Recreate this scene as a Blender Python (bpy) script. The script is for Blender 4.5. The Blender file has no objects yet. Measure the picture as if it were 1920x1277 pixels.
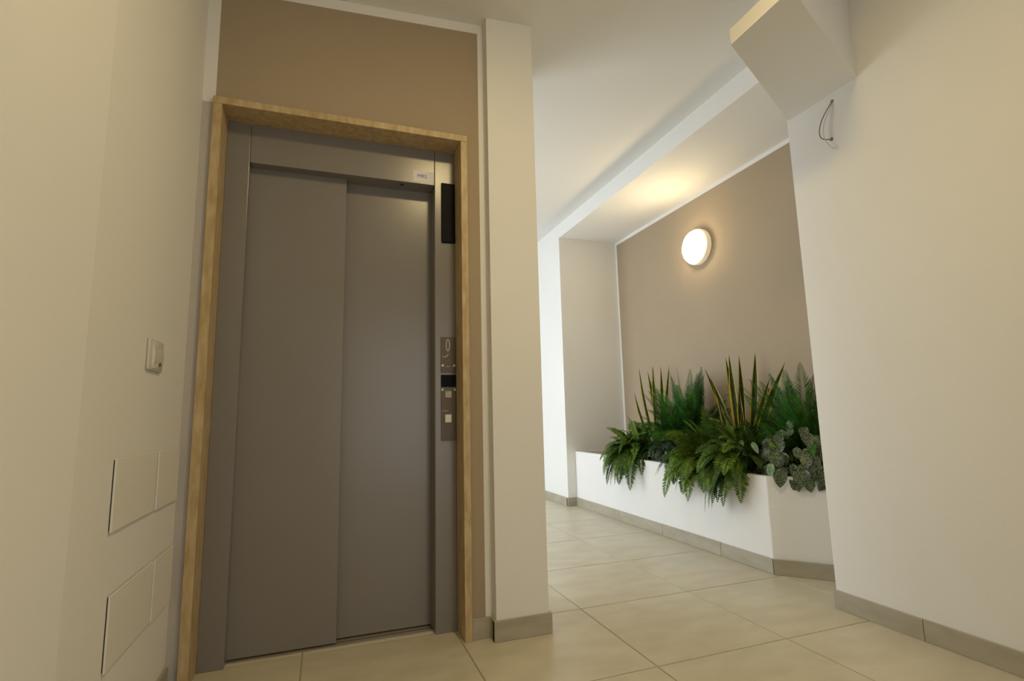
import bpy, bmesh, math, random
from mathutils import Vector, Matrix
random.seed(7)
scene = bpy.context.scene
COL = scene.collection
S = 0.9                                   # one layout unit in metres; layout origin is the lens, the floor lies at z = -1
def U(x, y, z): return Vector((x * S, y * S, (z + 1) * S))

# ------------------------------------------------------------------ camera
cam = bpy.data.cameras.new('camera')
cam.sensor_fit = 'HORIZONTAL'; cam.sensor_width = 36.0
cam.lens = 971.655 / 1920 * 36
cam.clip_start = 0.02
camo = bpy.data.objects.new('camera', cam); COL.objects.link(camo)
r = Vector((0.9426976, -0.3328629, -0.0228800)); u = Vector((-0.0255944, -0.1405180, 0.9897472)); f = Vector((0.3326652, 0.9324468, 0.1409854))
M = Matrix((r, u, -f)).transposed().to_4x4()
M.translation = U(0, 0, 0)
camo.matrix_world = M
scene.camera = camo
# ------------------------------------------------------------------ world, daylight, exposure
scene.view_settings.view_transform = 'Standard'
scene.view_settings.look = 'None'
scene.view_settings.gamma = 1.0
scene.view_settings.use_curve_mapping = False
scene.view_settings.exposure = 0.0
w = bpy.data.worlds.new('sky'); scene.world = w; w.use_nodes = True
bg = w.node_tree.nodes['Background']
bg.inputs['Color'].default_value = (0.72, 0.85, 1.0, 1); bg.inputs['Strength'].default_value = 1.6
def area(name, loc, direction, sx, sy, power, color):
    l = bpy.data.lights.new(name, 'AREA'); l.shape = 'RECTANGLE'; l.size = sx; l.size_y = sy
    l.energy = power; l.color = color
    o = bpy.data.objects.new(name, l); COL.objects.link(o); o.location = loc
    o.rotation_euler = Vector(direction).to_track_quat('-Z', 'Y').to_euler()
    return o
# daylight entering by the stair hall's tall window and by the glazed entrance behind the camera
area('stair_hall_daylight', U(-1.32, 5.4, 0.15), (1, 0, 0), 3.0 * S, 2.2 * S, 96, (0.84, 0.92, 1.0))
area('entrance_daylight', U(1.2, -2.62, 0.2), (0, 1, 0), 1.5 * S, 2.2 * S, 8, (1.0, 0.93, 0.82))
LAMP_COL = (1.0, 0.80, 0.46)
WALL_LAMP = 39.0
CEIL_LAMP = 90.0

# ------------------------------------------------------------------ materials
def mat(name, col, rough=0.6, var=0.0, vscale=4.0, bump=0.0, bscale=200.0, metallic=0.0, stretch=(1, 1, 1), col2=None, spec=0.5, rnd=0.0, coords='Position', detail=4.0):
    m = bpy.data.materials.new(name); m.use_nodes = True
    nt = m.node_tree; b = nt.nodes['Principled BSDF']
    b.inputs['Base Color'].default_value = (*col, 1); b.inputs['Roughness'].default_value = rough
    b.inputs['Metallic'].default_value = metallic; b.inputs['Specular IOR Level'].default_value = spec
    if var or bump or col2:
        if coords == 'Position':
            g = nt.nodes.new('ShaderNodeNewGeometry'); out = g.outputs['Position']
        else:
            g = nt.nodes.new('ShaderNodeTexCoord'); out = g.outputs[coords]
        mp = nt.nodes.new('ShaderNodeMapping'); mp.inputs['Scale'].default_value = stretch
        nt.links.new(out, mp.inputs['Vector'])
        if rnd:
            oi = nt.nodes.new('ShaderNodeObjectInfo'); mu = nt.nodes.new('ShaderNodeVectorMath'); mu.operation = 'SCALE'
            mu.inputs[0].default_value = (37, 53, 71)
            nt.links.new(oi.outputs['Random'], mu.inputs['Scale']); nt.links.new(mu.outputs['Vector'], mp.inputs['Location'])
    if var or col2:
        n = nt.nodes.new('ShaderNodeTexNoise'); n.inputs['Scale'].default_value = vscale; n.inputs['Detail'].default_value = detail
        nt.links.new(mp.outputs['Vector'], n.inputs['Vector'])
        cr = nt.nodes.new('ShaderNodeValToRGB')
        c2 = col2 if col2 else tuple(c * (1 - var) for c in col)
        cr.color_ramp.elements[0].position = 0.35; cr.color_ramp.elements[1].position = 0.68
        cr.color_ramp.elements[0].color = (*c2, 1); cr.color_ramp.elements[1].color = (*col, 1)
        nt.links.new(n.outputs['Fac'], cr.inputs['Fac']); nt.links.new(cr.outputs['Color'], b.inputs['Base Color'])
    if bump:
        n2 = nt.nodes.new('ShaderNodeTexNoise'); n2.inputs['Scale'].default_value = bscale; n2.inputs['Detail'].default_value = 3
        nt.links.new(mp.outputs['Vector'], n2.inputs['Vector'])
        bp = nt.nodes.new('ShaderNodeBump'); bp.inputs['Strength'].default_value = bump; bp.inputs['Distance'].default_value = 0.002
        nt.links.new(n2.outputs['Fac'], bp.inputs['Height']); nt.links.new(bp.outputs['Normal'], b.inputs['Normal'])
    return m
def emis(name, col, strength):
    m = bpy.data.materials.new(name); m.use_nodes = True; nt = m.node_tree; nt.nodes.clear()
    e = nt.nodes.new('ShaderNodeEmission'); e.inputs['Color'].default_value = (*col, 1); e.inputs['Strength'].default_value = strength
    o = nt.nodes.new('ShaderNodeOutputMaterial'); nt.links.new(e.outputs[0], o.inputs[0]); return m
def glass(name):
    m = bpy.data.materials.new(name); m.use_nodes = True; nt = m.node_tree; nt.nodes.clear()
    t = nt.nodes.new('ShaderNodeBsdfTransparent'); g = nt.nodes.new('ShaderNodeBsdfGlossy'); g.inputs['Roughness'].default_value = 0.02
    mx = nt.nodes.new('ShaderNodeMixShader'); mx.inputs[0].default_value = 0.06
    o = nt.nodes.new('ShaderNodeOutputMaterial')
    nt.links.new(t.outputs[0], mx.inputs[1]); nt.links.new(g.outputs[0], mx.inputs[2]); nt.links.new(mx.outputs[0], o.inputs[0]); return m
M_WALL = mat('white_plaster', (0.80, 0.78, 0.735), 0.85, var=0.03, vscale=1.5, bump=0.25, bscale=160)
M_CEIL = mat('ceiling_paint', (0.80, 0.785, 0.745), 0.9, bump=0.12, bscale=120)
M_TAUPE = mat('taupe_paint', (0.385, 0.300, 0.200), 0.8, var=0.04, vscale=2, bump=0.25, bscale=160)
M_GREY = mat('grey_primer', (0.50, 0.46, 0.42), 0.8, bump=0.2, bscale=120)
M_TILE = mat('porcelain_tile', (0.625, 0.57, 0.435), 0.36, col2=(0.55, 0.495, 0.365), vscale=6.0, stretch=(0.9, 2.0, 1), rnd=1, bump=0.04, bscale=60, detail=6)
M_SKIRT = mat('skirting_tile', (0.43, 0.385, 0.29), 0.42, col2=(0.36, 0.32, 0.235), vscale=6, stretch=(1, 1, 3), rnd=1, bump=0.1, bscale=150, detail=6)
M_GROUT = mat('grout', (0.42, 0.36, 0.25), 0.9, var=0.1, vscale=20)
M_STONE = mat('travertine', (0.57, 0.435, 0.24), 0.5, col2=(0.43, 0.30, 0.14), vscale=16, stretch=(3, 3, 0.8), bump=0.15, bscale=90, detail=7)
M_METAL = mat('grey_lacquered_metal', (0.225, 0.203, 0.180), 0.26, var=0.04, vscale=3, bump=0.05, bscale=300)
M_GAP = mat('dark_gap', (0.02, 0.02, 0.02), 0.7)
M_ALU = mat('brushed_aluminium', (0.62, 0.55, 0.44), 0.36, metallic=0.7, var=0.2, vscale=20, stretch=(0.4, 8, 1))
M_STEEL = mat('brushed_steel', (0.145, 0.122, 0.095), 0.5, spec=0.3, var=0.12, vscale=30, stretch=(8, 1, 0.3))
M_BLACK = mat('black_glass', (0.004, 0.004, 0.005), 0.55, spec=0.12)
M_WHITEP = mat('white_plastic', (0.62, 0.58, 0.52), 0.5)
M_COVER = mat('white_cover_plate', (0.78, 0.75, 0.68), 0.6, bump=0.05, bscale=100)
M_PAPER = mat('paper_label', (0.80, 0.78, 0.80), 0.7)
M_INK = mat('violet_ink', (0.10, 0.07, 0.25), 0.7)
M_MARK = mat('pale_engraving_and_glint', (0.66, 0.63, 0.56), 0.5)  # engraved symbols, and screw highlights put in as plain colour
M_AMBER = mat('amber_mark', (0.55, 0.36, 0.10), 0.5)
M_WIRE = mat('grey_cable', (0.22, 0.20, 0.18), 0.5)
M_WIRE2 = mat('pale_cable', (0.55, 0.52, 0.47), 0.5)
M_HOLE = mat('dark_hole', (0.025, 0.018, 0.012), 0.9)
M_SOIL = mat('potting_soil', (0.035, 0.025, 0.017), 0.95, var=0.5, vscale=40, bump=1.0, bscale=80)
M_FRAME = mat('white_window_frame', (0.78, 0.78, 0.78), 0.4)
M_GLASS = glass('window_glass')
M_DIFF = emis('lit_diffuser', (1.0, 0.77, 0.43), WALL_LAMP)
M_DIFF2 = emis('lit_diffuser_ceiling', (1.0, 0.775, 0.385), CEIL_LAMP)
M_LAMPBODY = mat('lamp_body_plastic', (0.86, 0.80, 0.68), 0.4)          # translucent ring, lit from inside
M_LAMPBODY.node_tree.nodes['Principled BSDF'].inputs['Emission Color'].default_value = (1.0, 0.82, 0.52, 1)
M_LAMPBODY.node_tree.nodes['Principled BSDF'].inputs['Emission Strength'].default_value = 0.32
M_FERN = [mat('fern_green', (0.115, 0.185, 0.014), 0.6, spec=0.15, col2=(0.035, 0.085, 0.010), vscale=30),
          mat('fern_green_light', (0.165, 0.245, 0.020), 0.6, spec=0.15, col2=(0.05, 0.11, 0.012), vscale=30),
          mat('fern_green_dark', (0.065, 0.120, 0.014), 0.6, spec=0.15, col2=(0.020, 0.055, 0.014), vscale=30)]
M_PALM = [mat('palm_green', (0.062, 0.215, 0.020), 0.6, spec=0.15, col2=(0.018, 0.080, 0.008), vscale=20),
          mat('palm_green_deep', (0.038, 0.150, 0.018), 0.6, spec=0.15, col2=(0.012, 0.055, 0.010), vscale=20)]
M_SANS = mat('sansevieria_green', (0.045, 0.060, 0.010), 0.55, spec=0.2, col2=(0.018, 0.028, 0.007), vscale=60, stretch=(1, 1, 0.6))
M_SANSY = mat('sansevieria_yellow', (0.62, 0.48, 0.06), 0.45, col2=(0.48, 0.38, 0.04), vscale=30)
M_STEM = mat('leaf_stem', (0.07, 0.10, 0.02), 0.5)
M_DARK = mat('dark_ivy_leaf', (0.030, 0.050, 0.010), 0.5, spec=0.2, col2=(0.015, 0.030, 0.010), vscale=30)
M_PALE = mat('pale_green_leaf', (0.34, 0.47, 0.29), 0.4, col2=(0.13, 0.25, 0.11), vscale=60, coords='Object')
def spotted():
    m = bpy.data.materials.new('spotted_leaf'); m.use_nodes = True; nt = m.node_tree; b = nt.nodes['Principled BSDF']
    b.inputs['Roughness'].default_value = 0.4
    tc = nt.nodes.new('ShaderNodeTexCoord')
    n = nt.nodes.new('ShaderNodeTexNoise'); n.inputs['Scale'].default_value = 190; n.inputs['Detail'].default_value = 2
    nt.links.new(tc.outputs['Object'], n.inputs['Vector'])
    cr = nt.nodes.new('ShaderNodeValToRGB'); cr.color_ramp.elements[0].position = 0.50; cr.color_ramp.elements[1].position = 0.60
    cr.color_ramp.elements[0].color = (0.018, 0.036, 0.010, 1); cr.color_ramp.elements[1].color = (0.22, 0.27, 0.14, 1)
    nt.links.new(n.outputs['Fac'], cr.inputs['Fac']); nt.links.new(cr.outputs['Color'], b.inputs['Base Color']); return m
M_SPOT = spotted()

# ------------------------------------------------------------------ mesh helpers
WORLD = {}
class MB:
    def __init__(s): s.v = []; s.f = []; s.m = []
    def add(s, vs, fs, mi=0):
        o = len(s.v); s.v += [Vector(p) for p in vs]
        for q in fs: s.f.append(tuple(i + o for i in q)); s.m.append(mi)
    def box(s, x0, x1, y0, y1, z0, z1, mi=0):
        p = [U(x, y, z) for z in (z0, z1) for y in (y0, y1) for x in (x0, x1)]
        s.add(p, [(0, 2, 3, 1), (4, 5, 7, 6), (0, 1, 5, 4), (2, 6, 7, 3), (0, 4, 6, 2), (1, 3, 7, 5)], mi)
    def prism(s, poly, z0, z1, mi=0, ztop=None):
        n = len(poly)
        a = [U(x, y, z0) for x, y in poly]; b = [U(x, y, (ztop(x, y) if ztop else z1)) for x, y in poly]
        fs = [tuple(range(n - 1, -1, -1)), tuple(range(n, 2 * n))] + [(i, (i + 1) % n, n + (i + 1) % n, n + i) for i in range(n)]
        s.add(a + b, fs, mi)
    def tube(s, pts, rad, n=6, mi=0):
        pts = [Vector(p) for p in pts]; rings = []
        for i, p in enumerate(pts):
            t = (pts[min(i + 1, len(pts) - 1)] - pts[max(i - 1, 0)]).normalized()
            a = t.orthogonal().normalized() if i == 0 else (a - t * a.dot(t)).normalized()
            b = t.cross(a)
            rr = rad[i] if isinstance(rad, (list, tuple)) else rad
            rings.append([p + (a * math.cos(k * 2 * math.pi / n) + b * math.sin(k * 2 * math.pi / n)) * rr for k in range(n)])
        fs = []
        for i in range(len(pts) - 1):
            for k in range(n): fs.append((i * n + k, i * n + (k + 1) % n, (i + 1) * n + (k + 1) % n, (i + 1) * n + k))
        fs.append(tuple(range(n - 1, -1, -1))); fs.append(tuple((len(pts) - 1) * n + k for k in range(n)))
        s.add([q for g in rings for q in g], fs, mi)
    def lathe(s, c, axis, prof, n=48, mi=0):
        """prof: (distance along axis, radius) in metres from c"""
        ax = Vector(axis).normalized(); a = ax.orthogonal().normalized(); b = ax.cross(a); c = Vector(c)
        vs = []; 
        for d, rr in prof:
            vs += [c + ax * d + (a * math.cos(k * 2 * math.pi / n) + b * math.sin(k * 2 * math.pi / n)) * max(rr, 1e-5) for k in range(n)]
        fs = []
        for i in range(len(prof) - 1):
            for k in range(n): fs.append((i * n + k, i * n + (k + 1) % n, (i + 1) * n + (k + 1) % n, (i + 1) * n + k))
        fs.append(tuple(range(n - 1, -1, -1))); fs.append(tuple((len(prof) - 1) * n + k for k in range(n)))
        s.add(vs, fs, mi)
    def build(s, name, mats, parent=None, bevel=0.0, smooth=False, segs=2, merge=True):
        mats = mats if isinstance(mats, (list, tuple)) else [mats]
        lo = Vector([min(v[i] for v in s.v) for i in range(3)]); hi = Vector([max(v[i] for v in s.v) for i in range(3)])
        org = Vector(((lo.x + hi.x) / 2, (lo.y + hi.y) / 2, lo.z))
        me = bpy.data.meshes.new(name); me.from_pydata([v - org for v in s.v], [], s.f)
        for m in mats: me.materials.append(m)
        me.polygons.foreach_set('material_index', s.m)
        bm = bmesh.new(); bm.from_mesh(me)
        if merge: bmesh.ops.recalc_face_normals(bm, faces=bm.faces)
        if bevel:
            ed = [e for e in bm.edges if len(e.link_faces) == 2 and e.calc_face_angle(0) > 0.5]
            bmesh.ops.bevel(bm, geom=ed, offset=bevel, segments=segs, affect='EDGES', profile=0.5)
        bm.to_mesh(me); bm.free()
        if smooth:
            me.polygons.foreach_set('use_smooth', [True] * len(me.polygons))
            try: me.set_sharp_from_angle(angle=math.radians(40))
            except Exception: pass
        o = bpy.data.objects.new(name, me); COL.objects.link(o)
        WORLD[o.name] = org
        if parent: o.parent = parent; o.location = org - WORLD[parent.name]
        else: o.location = org
        return o
def empty(name, p):
    o = bpy.data.objects.new(name, None); COL.objects.link(o); o.location = p; o.empty_display_size = 0.1; WORLD[o.name] = Vector(p); return o
def tag(o, label, cat, group=None):
    o['label'] = label; o['category'] = cat
    if group: o['group'] = group
    return o
def struct(o, label=None):
    o['kind'] = 'structure'
    if label: o['label'] = label
    return o
def box(name, m, dims, parent=None, bevel=0.0, **k):
    b = MB(); b.box(*dims); return b.build(name, m, parent, bevel, **k)
def text_mesh(name, s, size, m, origin, xdir, ydir, parent, depth=0.0006):
    cu = bpy.data.curves.new(name, 'FONT'); cu.body = s; cu.size = size; cu.extrude = depth; cu.align_x = 'CENTER'; cu.align_y = 'CENTER'
    t = bpy.data.objects.new(name, cu); COL.objects.link(t)
    dg = bpy.context.evaluated_depsgraph_get(); me = bpy.data.meshes.new_from_object(t.evaluated_get(dg))
    bpy.data.objects.remove(t); bpy.data.curves.remove(cu)
    x = Vector(xdir).normalized(); y = Vector(ydir).normalized(); z = x.cross(y)
    me.transform(Matrix((x, y, z)).transposed().to_4x4()); me.materials.clear(); me.materials.append(m)
    o = bpy.data.objects.new(name, me); COL.objects.link(o); o.parent = parent; o.location = Vector(origin) - WORLD[parent.name]; WORLD[o.name] = Vector(origin)
    return o

# ------------------------------------------------------------------ the room shell
def ceil_z(x): return 2.09 + 0.06 * (x - 0.993)
floor = struct(box('floor', M_GROUT, (-1.3, 3.5, -2.8, 8.6, -1.25, -1.003)), 'beige floor of large square tiles')
PT = 0.6655; GX = 1.257; GY = 1.900; GAP = 0.0028
tile_me = None
b = MB(); hs = PT / 2 - GAP
b.box(-hs, hs, -hs, hs, -1.02, -1.0)
for i in range(-4, 4):
    for j in range(-7, 10):
        x = GX + (i + 0.5) * PT; y = GY + (j + 0.5) * PT
        if x > 3.4 or x < -1.2: continue
        if tile_me is None:
            t0 = b.build('tile', M_TILE, floor, bevel=0.0012, segs=1); tile_me = t0.data; t = t0
        else:
            t = bpy.data.objects.new('tile', tile_me); COL.objects.link(t); t.parent = floor
        t.location = U(x, y, -1.02) - WORLD[floor.name]
b = MB(); b.prism([(-1.3, -2.8), (3.5, -2.8), (3.5, 8.6), (-1.3, 8.6)], 0, 2.6, ztop=None)
for k in range(4): b.v[k] = U(b.v[k].x / S, b.v[k].y / S, ceil_z(b.v[k].x / S))
struct(b.build('ceiling', M_CEIL), 'white plastered ceiling')
ZT = 2.35
struct(box('wall_left', M_WALL, (-0.70, -0.55, 1.504, 2.56, -1, ZT)), 'plain wall beside the lift with the cover plates')
b = MB(); b.prism([(-0.55, 1.504), (-0.64, 0.9), (-0.80, -2.6), (-1.1, -2.6), (-1.1, 0.4), (-0.70, 1.504)], -1, ZT)
struct(b.build('wall_near', M_WALL), 'wall nearest the viewer on the left')
# lift wall: taupe panel with a narrow white margin
YW = 2.42
b = MB()
def panel(mb, axis, c, a0, a1, z0, z1, thick, mi):
    if axis == 'y': mb.box(a0, a1, c, c + thick, z0, z1, mi)
    else: mb.box(c, c + thick, a0, a1, z0, z1, mi)
b.box(-0.55, -0.508, YW, YW + 0.14, -1, 1.392, 2)
b.box(-0.55, -0.500, YW, YW + 0.14, 1.392, ZT, 0)
struct(b.build('wall_lift_left', [M_WALL, M_TAUPE, M_GREY]), 'narrow strip of wall left of the lift surround')
b = MB()
b.prism([(-0.500, YW), (0.705, YW), (0.705, YW + 0.14), (-0.500, YW + 0.14)], 1.4142, 0, 1, ztop=lambda x, y: ceil_z(x) - 0.052)
b.prism([(-0.500, YW), (0.705, YW), (0.705, YW + 0.14), (-0.500, YW + 0.14)], 2.03, ZT, 0)
for k in range(4): v = b.v[-8 + k]; v.z = U(0, 0, ceil_z(v.x / S) - 0.052).z
struct(b.build('wall_lift', [M_WALL, M_TAUPE, M_GREY]), 'taupe wall above the lift with white painted margin')
b = MB()
b.box(0.6385, 0.705, YW, YW + 0.14, -1, 1.4142, 1)
b.box(0.705, 0.760, YW, YW + 0.14, -1, ZT, 0)
struct(b.build('wall_lift_right', [M_WALL, M_TAUPE, M_GREY]), 'taupe strip of wall between lift surround and pillar')
struct(box('pillar', M_WALL, (0.736, 0.993, 2.358, 2.80, -1, ZT), bevel=0.003), 'white square pillar right of the lift')
struct(box('wall_shaft', M_WALL, (-1.3, 0.993, 2.815, 2.90, -1, ZT)), 'back of the lift shaft')
b = MB(); b.box(-1.3, -1.2, 2.9, 3.9, -1, ZT); b.box(-1.3, -1.2, 3.9, 6.9, 1.35, ZT); b.box(-1.3, -1.2, 6.9, 8.5, -1, ZT)
struct(b.build('wall_stair_hall', M_WALL))
struct(box('wall_far', M_WALL, (-1.3, 2.6, 8.4, 8.5, -1, ZT)))
struct(box('wall_passage', M_WALL, (2.49, 3.34, 5.28, 8.5, -1, ZT), bevel=0.003), 'white wall and corner at the far end of the planter')
# recess behind the planter
b = MB(); XR = 3.235
b.box(XR, XR + 0.1, 2.07, 5.245, -1, 1.985, 1)
b.box(XR, XR + 0.1, 5.245, 5.28, -1, ZT, 0); b.box(XR, XR + 0.1, 2.07, 5.245, 1.985, ZT, 0)
struct(b.build('wall_recess', [M_WALL, M_TAUPE]), 'taupe wall behind the planter with white painted margin')
struct(box('ceiling_soffit', M_CEIL, (2.49, 3.34, 2.07, 5.28, 2.020, 2.5), bevel=0.003), 'lowered soffit above the planter')
struct(box('wall_end', M_WALL, (2.56, 3.34, 1.95, 2.07, -1, ZT)))
struct(box('wall_right', M_WALL, (2.44, 2.56, -2.6, 2.068, -1, ZT), bevel=0.004), 'plain white wall on the right')
# dropped beam cutting diagonally from the right wall
b = MB()
zb = 1.62; zl = 1.695
b.prism([(1.667, 1.656), (2.46, 2.066), (2.46, 1.655), (1.667, 1.330)], zb, zl)
b.prism([(2.06, 1.859), (2.46, 2.066), (2.46, 1.655), (1.70, 1.3435)], zl, 2.4)
struct(b.build('ceiling_beam', M_CEIL), 'dropped diagonal ceiling beam meeting the right wall')
# back of the hall with glazed entrance
b = MB(); b.box(-1.1, 0.4, -2.6, -2.5, -1, ZT); b.box(2.0, 2.6, -2.6, -2.5, -1, ZT); b.box(0.4, 2.0, -2.6, -2.5, 1.4, ZT)
struct(b.build('wall_back', M_WALL))
def glazing(name, axis, c, a0, a1, z0, z1, n):
    e = MB(); t = 0.05
    def bx(p0, p1, q0, q1, d0=-0.03, d1=0.03):
        if axis == 'x': e.box(c + d0, c + d1, p0, p1, q0, q1)
        else: e.box(p0, p1, c + d0, c + d1, q0, q1)
    bx(a0, a1, z0, z0 + t); bx(a0, a1, z1 - t, z1)
    for k in range(n + 1):
        p = a0 + (a1 - a0 - t) * k / n; bx(p, p + t, z0, z1)
    fr = struct(e.build(name, M_FRAME))
    for k in range(n):
        p0 = a0 + (a1 - a0 - t) * k / n + t; p1 = a0 + (a1 - a0 - t) * (k + 1) / n
        g = MB()
        if axis == 'x': g.box(c - 0.004, c + 0.004, p0, p1, z0 + t, z1 - t)
        else: g.box(p0, p1, c - 0.004, c + 0.004, z0 + t, z1 - t)
        g.build('pane', M_GLASS, fr)
glazing('window_1', 'x', -1.25, 3.9, 6.9, -1, 1.35, 3)
glazing('window_2', 'y', -2.55, 0.4, 2.0, -1, 1.4, 2)

# ------------------------------------------------------------------ skirting tiles
def skirting(name, runs, h=0.090, t=0.011, parent=None, label=None):
    """runs: (x0, y0, x1, y1, nx, ny, [joint positions 0..1]) on the wall face, n = outward normal"""
    e = parent
    if e is None:
        bk = MB()
        for (x0, y0, x1, y1, nx, ny, j) in runs:
            bk.prism([(x0 - nx * .02, y0 - ny * .02), (x1 - nx * .02, y1 - ny * .02), (x1 + nx * .002, y1 + ny * .002), (x0 + nx * .002, y0 + ny * .002)], -1, -1 + h - 0.006)
        e = struct(bk.build(name, M_GROUT), label)
    for (x0, y0, x1, y1, nx, ny, j) in runs:
        cuts = [0.0] + list(j) + [1.0]; L = math.hypot(x1 - x0, y1 - y0); g = 0.0013 / L
        for a, c in zip(cuts[:-1], cuts[1:]):
            a2 = a + (g if a > 0 else 0); c2 = c - (g if c < 1 else 0)
            P0 = (x0 + (x1 - x0) * a2, y0 + (y1 - y0) * a2); P1 = (x0 + (x1 - x0) * c2, y0 + (y1 - y0) * c2)
            m = MB(); m.prism([P0, P1, (P1[0] + nx * t, P1[1] + ny * t), (P0[0] + nx * t, P0[1] + ny * t)], -0.9995, -1 + h + random.uniform(-.001, .001))
            m.build('skirting_tile', M_SKIRT, e, bevel=0.0012, segs=1)
    return e
def jy(y0, y1, ys): return sorted((y - y0) / (y1 - y0) for y in ys)
skirting('baseboard_left', [(-0.55, 1.504, -0.55, 2.42, 1, 0, [0.5])], label='tiled skirting of the left wall')
skirting('baseboard_lift', [(0.640, YW, 0.736, YW, 0, -1, [])], label='short tiled skirting between lift surround and pillar')
skirting('baseboard_pillar', [(0.725, 2.358, 1.004, 2.358, 0, -1, []), (0.736, 2.358, 0.736, YW - .011, -1, 0, []), (0.993, 2.358, 0.993, 2.80, 1, 0, [])], label='tiled skirting around the pillar')
skirting('baseboard_right', [(2.44, 2.075, 2.44, -2.5, -1, 0, jy(2.075, -2.5, [1.655, 0.99, 0.325, -0.34, -1.0, -1.67]))], label='tiled skirting of the right wall')
skirting('baseboard_passage', [(2.479, 5.28, 2.597, 5.28, 0, -1, []), (2.49, 5.28, 2.49, 8.4, -1, 0, jy(5.28, 8.4, [5.95, 6.6, 7.27]))], label='tiled skirting at the far corner')

# ------------------------------------------------------------------ lift: stone surround, metal door
sur = tag(empty('door_surround', U(0.067, YW, -1)), 'travertine surround framing the grey lift door', 'door surround')
YF = 2.400; YB = 2.545
box('post', M_STONE, (-0.506, -0.469, YF, YB, -1, 1.381), sur, bevel=0.002)
box('post', M_STONE, (0.604, 0.638, YF, YB, -1, 1.381), sur, bevel=0.002)
box('lintel', M_STONE, (-0.506, 0.638, YF, YB, 1.381, 1.414), sur, bevel=0.002)
lift = tag(empty('lift_door', U(0.067, 2.6, -1)), 'closed grey two-panel metal lift door in a stone surround', 'lift door')
YJ = 2.540
def metal(name, dims, bevel=0.002): return box(name, M_METAL, dims, lift, bevel=bevel)
metal('jamb', (-0.469, -0.3705, YJ, 2.78, -1, 1.381))
metal('jamb', (0.4985, 0.604, YJ, 2.78, -1, 1.381))
hd = metal('header', (-0.3690, 0.4970, YJ, 2.78, 1.190, 1.381))
b = MB(); b.lathe(U(0.335, 2.578, 1.190), (0, 0, -1), [(-0.004, 0.008), (0.0015, 0.008), (0.0015, 0.0045), (-0.002, 0.004)], 16); b.build('lock_hole', M_BLACK, hd)
metal('door_panel', (-0.400, 0.064, 2.598, 2.630, -0.990, 1.26), bevel=0.003)
metal('door_panel', (0.020, 0.540, 2.645, 2.675, -0.990, 1.26), bevel=0.003)
b = MB(); b.box(-0.3705, 0.4985, 2.580, 2.72, -1.002, -0.9945)
for gy in (2.614, 2.660): b.box(-0.3705, 0.4985, gy - 0.003, gy + 0.003, -0.9946, -0.9943, 1)
b.build('sill', [M_ALU, M_GAP], lift, bevel=0.0)
box('shaft_cavity', M_GAP, (-0.469, 0.604, 2.79, 2.80, -1, 1.381), lift)
# floor display
d = tag(empty('floor_display', U(0.5705, YJ, 0.9)), 'tall black glass floor display on the right jamb of the lift', 'display')
b = MB(); b.box(0.532, 0.6035, YJ - 0.010, YJ, 0.885, 1.206); b.build('screen', M_BLACK, d, bevel=0.002)
b = MB(); b.box(0.534, 0.6030, YJ - 0.004, YJ + 0.001, 0.883, 1.2075); b.build('bezel', M_GAP, d)
# call panel
cp = tag(empty('call_panel', U(0.562, YJ, -0.118)), 'steel lift call panel with black window and square button', 'call panel')
yp = YJ - 0.006
b = MB(); b.box(0.527, 0.602, yp, YJ, 0.214, 0.392); up = b.build('upper_plate', M_STEEL, cp, bevel=0.0012)
b = MB(); b.box(0.527, 0.602, yp, YJ, -0.120, 0.202); lp = b.build('lower_plate', M_STEEL, cp, bevel=0.0012)
b = MB(); b.box(0.5275, 0.6015, yp - 0.002, yp + 0.001, 0.142, 0.2015); b.build('black_window', M_BLACK, lp, bevel=0.0008)
def ring(cx, cz, rx, rz, wd, parent, name, m=M_MARK):
    q = MB(); n = 32; vs = []
    for (kx, kz) in ((rx, rz), (rx - wd, rz - wd)):
        for dy in (0, -0.0012):
            vs += [U(cx + kx * math.cos(i * 2 * math.pi / n), yp + dy + 0.0003, cz + kz * math.sin(i * 2 * math.pi / n)) for i in range(n)]
    fs = []
    for i in range(n):
        k = (i + 1) % n
        fs += [(i, k, n + k, n + i), (2 * n + i, 3 * n + i, 3 * n + k, 2 * n + k), (n + i, n + k, 3 * n + k, 3 * n + i)]
    q.add(vs, fs); return q.build(name, m, parent)
ring(0.562, 0.350, 0.0105, 0.030, 0.0035, up, 'oval_symbol')
def stroke(pts, wd, parent, name, m=M_MARK):
    q = MB(); q.tube([U(x, yp - 0.0004, z) for x, z in pts], wd, 5); return q.build(name, m, parent)
stroke([(0.563, 0.308), (0.561, 0.299), (0.553, 0.293), (0.540, 0.291), (0.534, 0.294)], [0.0011, .0016, .0018, .0016, .0008], up, 'swoosh_symbol')
stroke([(0.553, 0.244), (0.562, 0.242), (0.571, 0.244)], 0.0011, up, 'dash_mark')
for sx in (0.5355, 0.5935):
    q = MB(); q.lathe(U(sx, yp, 0.248), (0, -1, 0), [(-0.001, 0.0058), (0.0012, 0.0058), (0.0020, 0.0035), (0.0012, 0.0012)], 16); q.build('screw', M_MARK, up)  # pale colour stands in for the highlights on the screw heads
for sx in (0.5335, 0.5960):
    q = MB(); q.lathe(U(sx, yp, 0.128), (0, -1, 0), [(-0.001, 0.0055), (0.0012, 0.0055), (0.0020, 0.0035), (0.0012, 0.0012)], 16); q.build('screw', M_MARK, lp)
q = MB(); q.box(0.547, 0.580, yp - 0.003, yp, 0.088, 0.121); q.build('key_switch', mat('dull_button', (0.40, 0.35, 0.30), 0.4), lp, bevel=0.002)
q = MB(); q.box(0.546, 0.578, yp - 0.005, yp, -0.033, 0.006); q.build('call_button', mat('pale_button', (0.75, 0.70, 0.60), 0.4), lp, bevel=0.002)
stroke([(0.531, 0.024), (0.562, 0.025)], 0.0018, lp, 'amber_mark', M_AMBER)
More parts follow.
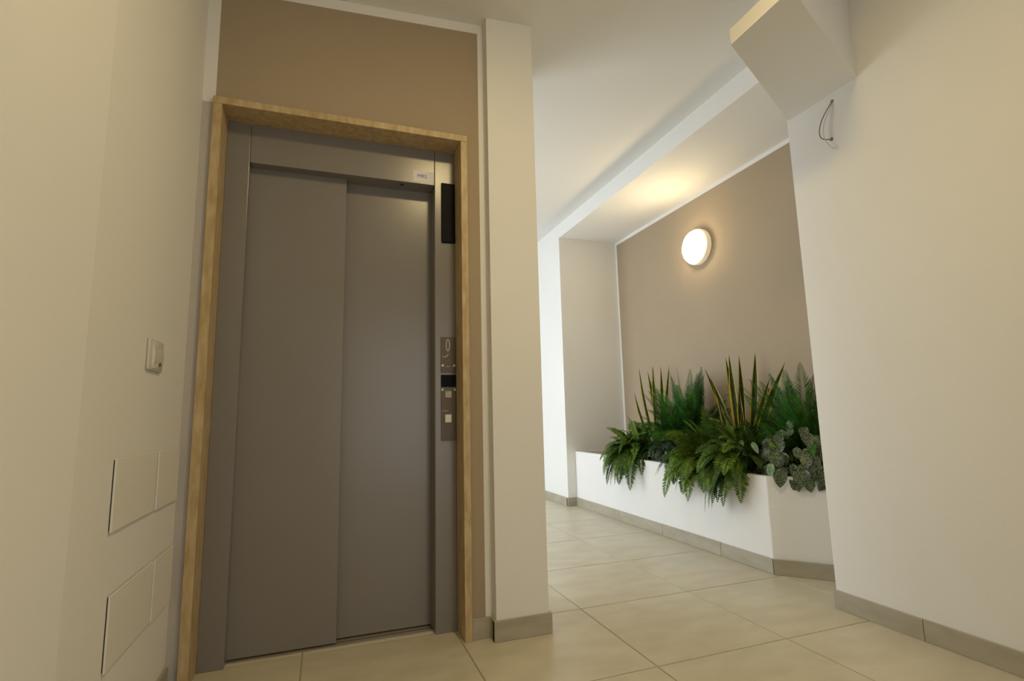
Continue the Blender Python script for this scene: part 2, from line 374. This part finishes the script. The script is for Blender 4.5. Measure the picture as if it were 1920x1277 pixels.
# paper sticker
st = tag(empty('sticker', U(0.4405, YJ, 1.198)), 'small white paper sticker with violet writing on the lift header', 'sticker')
box('paper', M_PAPER, (0.388, 0.4945, YJ - 0.0012, YJ - 0.0001, 1.197, 1.258), st)
text_mesh('writing', 'MR5', 0.024, M_INK, U(0.432, YJ - 0.0014, 1.231), (1, 0, 0), (0, 0, 1), st, 0.0003)

# ------------------------------------------------------------------ left wall: cover plates and switch
XL = -0.55
plates = [(1.738, 2.112, -0.293, -0.096, 'upper white cover plate farther from the lift, below the switch'),
          (2.131, 2.395, -0.297, -0.097, 'upper narrow white cover plate right next to the lift surround'),
          (1.772, 2.148, -0.662, -0.464, 'lower white cover plate farther from the lift, near the floor'),
          (2.166, 2.395, -0.668, -0.466, 'lower narrow white cover plate right next to the lift surround')]
for i, (y0, y1, z0, z1, lab) in enumerate(plates):
    e = tag(empty('cover_plate', U(XL, (y0 + y1) / 2, z0)), lab, 'cover plate', 'cover plates on the left wall')
    box('backing_frame', M_GAP, (XL, XL + 0.0035, y0 + 0.004, y1 - 0.004, z0 + 0.004, z1 - 0.004), e)
    box('plate', M_COVER, (XL + 0.003, XL + 0.0085, y0, y1, z0, z1), e, bevel=0.0018)
sw = tag(empty('wall_switch', U(XL, 2.01, 0.168)), 'small white wall switch on the left wall', 'switch')
box('cover', M_WHITEP, (XL, XL + 0.010, 1.936, 2.086, 0.168, 0.272), sw, bevel=0.005, segs=3, smooth=True)
b = MB()
n = 10; y0, y1, z0, z1 = 1.962, 2.072, 0.176, 0.264
vs = []
for i in range(n + 1):
    t = i / n; zz = z0 + (z1 - z0) * t; bulge = 0.009 + 0.008 * math.sin(math.pi * (0.12 + 0.80 * t))
    vs += [U(XL + 0.008, y0, zz), U(XL + bulge, y0 + 0.006, zz), U(XL + bulge, y1 - 0.006, zz), U(XL + 0.008, y1, zz)]
fs = []
for i in range(n):
    for k in range(3): fs.append((i * 4 + k, i * 4 + k + 1, i * 4 + 5 + k, i * 4 + 4 + k))
fs += [(0, 1, 2, 3), tuple(n * 4 + k for k in (3, 2, 1, 0)), ]
b.add(vs, fs); b.build('rocker', M_WHITEP, sw, smooth=True)
b = MB(); b.lathe(U(XL + 0.0145, 2.030, 0.192), (1, 0, 0), [(-0.004, 0.006), (0.003, 0.006), (0.004, 0.003)], 14); b.build('indicator', mat('dim_indicator', (0.10, 0.085, 0.06), 0.4), sw)

# ------------------------------------------------------------------ wires on the right wall
XW = 2.44
wi = tag(empty('loose_wire', U(XW, 1.80, 1.36)), 'loose grey wire loop coming out of two holes in the right wall', 'wire')
def hole(y, z, rr):
    q = MB(); q.lathe(U(XW, y, z), (-1, 0, 0), [(-0.004, rr * S), (0.0012, rr * S), (0.0012, rr * S * .6), (-0.002, rr * S * .5)], 16); q.build('wall_hole', M_HOLE, wi)
hole(1.789, 1.577, 0.0085); hole(1.815, 1.380, 0.0085)
def spline(P, n=8):
    out = []
    for i in range(len(P) - 1):
        p0 = Vector(P[max(i - 1, 0)]); p1 = Vector(P[i]); p2 = Vector(P[i + 1]); p3 = Vector(P[min(i + 2, len(P) - 1)])
        for k in range(n):
            t = k / n
            out.append(0.5 * ((2 * p1) + (-p0 + p2) * t + (2 * p0 - 5 * p1 + 4 * p2 - p3) * t * t + (-p0 + 3 * p1 - 3 * p2 + p3) * t ** 3))
    out.append(Vector(P[-1])); return out
def wire(pts, rad, m, name):
    q = MB(); q.tube([U(*p) for p in spline(pts)], rad, 6); q.build(name, m, wi, smooth=True)
wire([(2.442, 1.789, 1.577), (2.425, 1.805, 1.545), (2.410, 1.835, 1.490), (2.405, 1.850, 1.44), (2.408, 1.850, 1.405), (2.420, 1.838, 1.388), (2.442, 1.815, 1.380)], 0.0026, M_WIRE, 'cable')
wire([(2.440, 1.787, 1.575), (2.425, 1.800, 1.53), (2.413, 1.826, 1.47), (2.412, 1.835, 1.41), (2.420, 1.828, 1.365), (2.428, 1.805, 1.325), (2.432, 1.782, 1.313)], 0.0016, M_WIRE2, 'cable')

# ------------------------------------------------------------------ lamps
def lamp(name, label, c, axis, rad, diff, flat=False):
    e = tag(empty(name, c), label, 'lamp')
    b = MB(); b.lathe(c, axis, [(0, rad * .93), (0.006, rad * .99), (0.035, rad), (0.050, rad * .985), (0.056, rad * .93), (0.050, rad * .90), (0.01, rad * .88)], 56); b.build('body', M_LAMPBODY, e, smooth=True)
    b = MB(); b.lathe(c, axis, ([(0.045, rad * .915), (0.060, rad * .915), (0.070, rad * .82), (0.077, rad * .55), (0.080, 0.0)] if flat else [(0.045, rad * .915), (0.060, rad * .915), (0.078, rad * .86), (0.092, rad * .70), (0.100, rad * .45), (0.103, 0.0)]), 56); b.build('diffuser', diff, e, smooth=True)
    return e
lamp('wall_lamp', 'round white wall lamp glowing on the taupe wall above the planter', U(XR, 3.800, 1.500), (-1, 0, 0), 0.150, M_DIFF)
lamp('ceiling_lamp', 'round ceiling lamp in the entrance hall above the viewer', U(0.83, 0.88, ceil_z(0.83)), (0, 0, -1), 0.15, M_DIFF2, True)

# ------------------------------------------------------------------ planter
PX, PYN, ZP = 2.595, 2.612, -0.420
outer = [(PX, 5.279), (PX, PYN), (3.09, 2.071), (XR - .002, 2.071), (XR - .002, 5.279)]
inner = [(PX + 0.05, 5.27), (PX + 0.05, PYN + 0.02), (3.11, 2.12), (XR - .01, 2.12), (XR - .01, 5.27)]
pl = tag(empty('planter_box', U(2.9, 3.9, -1)), 'long white built-in planter box in front of the taupe wall', 'planter')
b = MB(); n = len(outer)
vs = [U(x, y, -1) for x, y in outer] + [U(x, y, ZP) for x, y in outer] + [U(x, y, ZP) for x, y in inner] + [U(x, y, -0.6) for x, y in inner]
fs = []
for i in range(n):
    k = (i + 1) % n
    fs += [(i, k, n + k, n + i), (n + i, n + k, 2 * n + k, 2 * n + i), (2 * n + i, 2 * n + k, 3 * n + k, 3 * n + i)]
fs += [tuple(range(n - 1, -1, -1)), tuple(3 * n + i for i in range(n))]
b.add(vs, fs); b.build('box', M_WALL, pl, bevel=0.004)
b = MB(); b.prism(inner, -0.6, -0.475); b.build('soil', M_SOIL, pl)
dx, dy = 3.09 - PX, 2.07 - PYN; L = math.hypot(dx, dy)
skirting('planter_skirting', [(PX, 5.28, PX, PYN - 0.004, -1, 0, jy(5.28, PYN, [4.39, 3.725, 3.06])), (PX - 0.006, PYN + 0.004 - 0.012, 3.09, 2.07, dy / L, -dx / L, [])], parent=pl)

# ------------------------------------------------------------------ plants
def keep(p):
    """keep foliage out of the planter wall, the room walls and the soil (layout units)"""
    x, y, z = p
    if z < ZP + 0.012 and PX - 0.02 < x < PX + 0.07: x = PX - 0.02
    if z < -0.46 and x > PX + 0.07: z = -0.46
    x = min(x, XR - 0.015); y = min(y, 5.26)
    return Vector((x, y, z))
def path(p0, az, el, L, droop, n=22):
    """arching path in layout units; az measured from -x (towards the corridor) turning to -y"""
    p = Vector(p0); d = Vector((-math.cos(az) * math.cos(el), -math.sin(az) * math.cos(el), math.sin(el)))
    out = [p.copy()]
    for i in range(n):
        p = keep(p + d * (L / n)); out.append(p.copy())
        d = (d + Vector((0, 0, -droop / n * (0.4 + 1.2 * i / n)))).normalized()
    return out
def frond(P, az, parent, mats, lmax, wid, name='frond', ang=1.15, dens=2, roll=0.0, sag=0.12, taper=1.6):
    """pinnate leaf: rachis tube plus pairs of leaflets, one mesh"""
    b = MB(); W = [U(*p) for p in P]; n = len(W) - 1
    b.tube(W, [0.0026 * (1 - 0.75 * i / n) for i in range(n + 1)], 4, 1)
    for i in range(n * dens):
        t = (i + 0.5) / (n * dens)
        if t < 0.08: continue
        k = min(int(t * n), n - 1); q = t * n - k; p = W[k].lerp(W[k + 1], q); d = (W[k + 1] - W[k]).normalized()
        side = Vector((math.sin(az), -math.cos(az), 0)); side = (side - d * side.dot(d)).normalized(); nor = side.cross(d).normalized()
        side = (Matrix.Rotation(roll, 3, d) @ side); nor = (Matrix.Rotation(roll, 3, d) @ nor)
        prof = min(1.0, (t / 0.18) ** 0.7) * (1 - max(0, (t - 0.3) / 0.7) ** taper * (1 - 0.06))
        l = lmax * prof * S * random.uniform(0.88, 1.08)
        for sgn in (-1, 1):
            a = ang * random.uniform(0.9, 1.1)
            dr = (d * math.cos(a) + side * sgn * math.sin(a)).normalized()
            bw = nor.cross(dr).normalized() * wid * S * (0.6 + 0.4 * prof)
            lift = nor * l * 0.08
            tip = p + dr * l + Vector((0, 0, -sag * l))
            m1 = p + dr * l * 0.35 + lift; m2 = p + dr * l * 0.7 + lift * 0.6 + Vector((0, 0, -sag * l * 0.4))
            for q_ in (m1, m2, tip): q_.x = min(q_.x, (XR - 0.012) * S); q_.y = min(q_.y, 5.27 * S)
            b.add([p, m1 + bw, m1 - bw, m2 + bw * .7, m2 - bw * .7, tip], [(0, 1, 2), (1, 3, 4, 2), (3, 5, 4)], 0)
    return b.build(name, mats, parent, merge=False)
def fern(label, base, specs, scale=1.0):
    e = tag(empty('boston_fern', U(*base)), label, 'fern', 'ferns spilling over the planter edge')
    for (az, el, L, dr) in specs:
        P = path((base[0] + random.uniform(-.02, .02), base[1] + random.uniform(-.03, .03), base[2]), math.radians(az), math.radians(el), L * scale, dr, 38)
        frond(P, math.radians(az), e, [random.choice(M_FERN), M_STEM], 0.080 * scale * random.uniform(0.85, 1.15), 0.0074, dens=1, roll=random.uniform(-.8, .8), taper=2.4)
    return e
def rspec(n, az0, az1, el0, el1, l0, l1, d0, d1):
    return [(az0 + (az1 - az0) * (i + random.random()) / n, random.uniform(el0, el1), random.uniform(l0, l1), random.uniform(d0, d1)) for i in range(n)]
fern('arching green fern at the far end of the planter, beside the corner', (2.74, 4.22, -0.44),
     rspec(22, -90, 60, 38, 64, 0.40, 0.54, 2.6, 3.8) + rspec(20, -120, 110, 52, 82, 0.36, 0.50, 1.4, 2.8) + rspec(8, -70, 40, 30, 48, 0.42, 0.52, 3.4, 4.4))
fern('large light green fern hanging over the middle of the planter front', (2.75, 3.30, -0.44),
     rspec(18, -65, 70, 38, 64, 0.40, 0.54, 2.6, 3.8) + rspec(22, -110, 110, 52, 84, 0.38, 0.54, 1.2, 2.6) + rspec(7, -40, 40, 28, 46, 0.40, 0.49, 3.6, 4.6))
fern('fern hanging down lowest over the planter front near its corner', (2.75, 2.93, -0.44),
     rspec(18, -60, 45, 38, 62, 0.40, 0.50, 2.8, 4.0) + rspec(16, -90, 60, 52, 82, 0.36, 0.50, 1.4, 2.8) + rspec(7, -30, 25, 28, 46, 0.42, 0.52, 3.8, 4.8))
fern('fern with level fronds behind the spotted plant, below the striped leaves', (2.92, 2.95, -0.40),
     rspec(12, -60, 100, 45, 70, 0.40, 0.54, 1.8, 2.8) + rspec(8, 50, 120, 40, 60, 0.38, 0.50, 1.6, 2.4))

def palm(label, base, specs):
    e = tag(empty('feather_palm', U(*base)), label, 'palm', 'feathery palms at the back of the planter')
    for (az, el, L, dr, ll) in specs:
        P = path(base, math.radians(az), math.radians(el), L, dr, 24)
        frond(P, math.radians(az), e, [random.choice(M_PALM), M_STEM], ll, 0.0030, name='palm_leaf', ang=0.62, dens=3, roll=random.uniform(-.9, .9), sag=0.10)
    return e
def pspec(n, az0, az1, el0, el1, l0, l1, d0, d1, q0, q1):
    return [(a, e_, l, d_, random.uniform(q0, q1)) for (a, e_, l, d_) in rspec(n, az0, az1, el0, el1, l0, l1, d0, d1)]
palm('bushy feathery palm left of the tall striped leaves', (2.98, 3.80, -0.45),
     pspec(22, -120, 120, 62, 86, 0.68, 0.84, 0.3, 0.9, 0.15, 0.19) + pspec(24, -115, 125, 44, 72, 0.54, 0.74, 0.5, 1.4, 0.14, 0.18) + pspec(14, -90, 40, 44, 60, 0.56, 0.70, 2.0, 3.0, 0.13, 0.16) + pspec(5, 130, 230, 74, 84, 0.68, 0.78, 0.2, 0.5, 0.15, 0.18))
palm('feathery palm in the corner against the right wall edge', (3.03, 2.66, -0.45),
     pspec(18, -115, 100, 60, 85, 0.62, 0.76, 0.3, 0.9, 0.14, 0.18) + pspec(16, -105, 80, 48, 70, 0.46, 0.64, 0.8, 2.0, 0.13, 0.16))

def sans_leaf(e, base, tip, bend, wid, face):
    b = MB(); n = 14; p0 = Vector(base); p1 = Vector(tip); L = (p1 - p0).length; ax = (p1 - p0).normalized()
    fv = Vector(face); wv = ax.cross(fv).normalized(); fv = wv.cross(ax)
    vs = []; fs = []; ms = []
    for i in range(n + 1):
        t = i / n
        w_ = wid * (0.45 + 0.55 * math.sin(math.pi * min(1, 0.15 + 0.75 * t)) ) * (1 if t < 0.72 else max(0.02, (1 - (t - 0.72) / 0.28) ** 0.75))
        c = p0.lerp(p1, t) + wv * bend * math.sin(math.pi * t) * L
        tw = 0.35 * math.sin(3 * t + bend * 30); ww = wv * math.cos(tw) + fv * math.sin(tw); ff = fv * math.cos(tw) - wv * math.sin(tw)
        for k, dpt in ((-1, .012), (-.70, .006), (0, -.003), (.70, .006), (1, .012)):
            vs.append(U(*(c + ww * w_ * k + ff * dpt * min(1, w_ / wid + .1))))
    for i in range(n):
        for k in range(4): fs.append((i * 5 + k, i * 5 + k + 1, i * 5 + 6 + k, i * 5 + 5 + k)); ms.append(1 if k in (0, 3) else 0)
    b.add(vs, fs); b.m = ms
    return b.build('strap_leaf', [M_SANS, M_SANSY], e, smooth=True, merge=False)
def sans(label, base, tips):
    e = tag(empty('snake_plant', U(*base)), label, 'snake plant', 'yellow-edged snake plants in the planter')
    for (y, z, x, bend, wid) in tips:
        bs = (base[0] + random.uniform(-.02, .02), base[1] + (y - base[1]) * 0.12 + random.uniform(-.015, .015), base[2])
        sans_leaf(e, bs, (x, y, z), bend, wid, (-0.75, -0.6, 0.1))
sans('small snake plant with yellow-edged leaves beside the far white corner', (3.08, 4.38, -0.46),
     [(4.71, 0.455, 3.10, -.02, .019), (4.50, 0.450, 3.12, .01, .020), (4.40, 0.445, 3.06, -.01, .022), (4.33, 0.440, 3.10, .02, .022), (4.75, 0.205, 3.05, -.03, .018), (4.44, 0.40, 3.02, .015, .022), (4.22, 0.43, 3.12, .0, .02)])
sans('tall snake plant with yellow-edged leaves between the two palms', (2.98, 3.18, -0.46),
     [(3.345, 0.418, 3.02, .01, .026), (3.262, 0.430, 2.98, -.008, .028), (3.222, 0.418, 3.04, .012, .024), (3.015, 0.414, 3.0, .012, .030), (2.755, 0.315, 3.0, -.02, .030), (3.555, 0.350, 2.98, .015, .020), (3.45, 0.26, 2.94, .02, .024), (3.40, 0.20, 3.06, .01, .024), (2.95, 0.22, 3.05, -.01, .024), (3.10, 0.16, 2.9, -.01, .026), (2.88, 0.20, 3.06, .0, .024), (3.30, 0.02, 2.90, .03, .024), (3.06, -0.02, 2.88, -.03, .024), (3.36, 0.10, 2.92, -.03, .022)])

def leaf_mesh(b, base, out, nor, L, W_, cup=0.18, mi=0, heart=True):
    o = Vector(out).normalized(); nn = Vector(nor); sd = o.cross(nn).normalized(); nn = sd.cross(o).normalized(); base = Vector(base)
    R_, C_ = 7, 6; vs = []
    for i in range(R_ + 1):
        t = i / R_
        w_ = W_ * (math.sin(math.pi * (t ** 0.72)) ** 0.75 if 0 < t < 1 else 0.0)
        for k in range(C_ + 1):
            c = k / C_ * 2 - 1
            back = -0.10 * L * abs(c) * (1 - t) ** 2 if heart else 0
            vs.append(U(*(base + o * (t * L + back) + sd * c * w_ + nn * (cup * abs(c) * w_ - 0.22 * L * t * t))))
    fs = [(i * (C_ + 1) + k, i * (C_ + 1) + k + 1, (i + 1) * (C_ + 1) + k + 1, (i + 1) * (C_ + 1) + k) for i in range(R_) for k in range(C_)]
    b.add(vs, fs, mi)
def leafy(name, label, cat, root, leaves, m, group=None):
    e = tag(empty(name, U(*root)), label, cat, group)
    for (p, out, nor, L, W_) in leaves:
        b = MB(); leaf_mesh(b, p, out, nor, L, W_ * (0.72 if m is M_PALE else 1))
        rp = Vector(root) + (Vector(p) - Vector(root)) * 0.15; mid = (rp + Vector(p)) / 2 + Vector((0, 0, 0.03))
        b.tube([U(*q) for q in spline([rp, mid, Vector(p)], 4)], 0.0014, 4, 1)
        b.build('leaf', [m, M_STEM], e, smooth=True, merge=False)
    return e
lv = []
def cluster(n, c, rx, ry, rz, l0, l1, seed, outbias=(-0.8, -0.5, 0.1)):
    rr = random.Random(seed); out = []
    for i in range(n):
        d = Vector((-abs(rr.gauss(0.5, .5)), rr.gauss(-0.15, .7), abs(rr.gauss(0.3, .5)))).normalized()
        p = Vector((c[0] + d.x * rx, c[1] + d.y * ry, c[2] + d.z * rz))
        if p.z < ZP + 0.02 and p.x < PX + 0.08: p.z = ZP + 0.03
        nor = (Vector(outbias) + d * 0.7 + Vector((rr.gauss(0, .25), rr.gauss(0, .25), rr.gauss(0, .2)))).normalized()
        o = Vector((d.x * 0.5 - .2, d.y * 0.7 + rr.gauss(0, .3), -0.75 + rr.gauss(0, .35)))
        o = (o - nor * o.dot(nor)).normalized(); L = rr.uniform(l0, l1)
        out.append((p, o, nor, L, L * rr.uniform(0.36, 0.44)))
    return out
leafy('spotted_plant', 'dark bushy plant with white-speckled round leaves at the right planter corner', 'plant', (2.90, 2.60, -0.47),
      cluster(80, (2.89, 2.60, -0.44), 0.22, 0.27, 0.33, 0.058, 0.088, 3) +
      [((2.625, 2.525, -0.375), (-.25, -.1, -1), (-.75, -.65, .1), 0.105, 0.040), ((2.675, 2.44, -0.375), (-.15, -.3, -1), (-.7, -.7, .1), 0.10, 0.038), ((2.66, 2.58, -0.28), (-.3, .0, -1), (-.75, -.6, .2), 0.095, 0.038)], M_SPOT)
leafy('pale_leaf_plant', 'few pale silvery green pointed leaves between fern and spotted plant', 'plant', (2.80, 2.83, -0.47),
      [((2.665, 2.862, -0.215), (-.2, .25, -1), (-.75, -.6, .3), 0.10, 0.028), ((2.655, 2.838, -0.285), (-.1, -.1, -1), (-.8, -.5, .1), 0.115, 0.024), ((2.69, 2.795, -0.225), (-.2, -.6, -.6), (-.6, -.5, .6), 0.085, 0.026),
       ((2.86, 2.62, -0.085), (-.3, .3, -.8), (-.7, -.6, .4), 0.085, 0.034), ((2.85, 2.64, -0.15), (-.3, .5, -.7), (-.7, -.6, .4), 0.08, 0.030), ((2.635, 2.60, -0.345), (-.2, .1, -1), (-.8, -.5, .2), 0.09, 0.034)], M_PALE)
leafy('dark_ivy', 'low dark leafy plant between the two front ferns', 'plant', (2.82, 3.72, -0.47),
      cluster(60, (2.81, 3.74, -0.42), 0.16, 0.34, 0.24, 0.055, 0.085, 11), M_DARK)
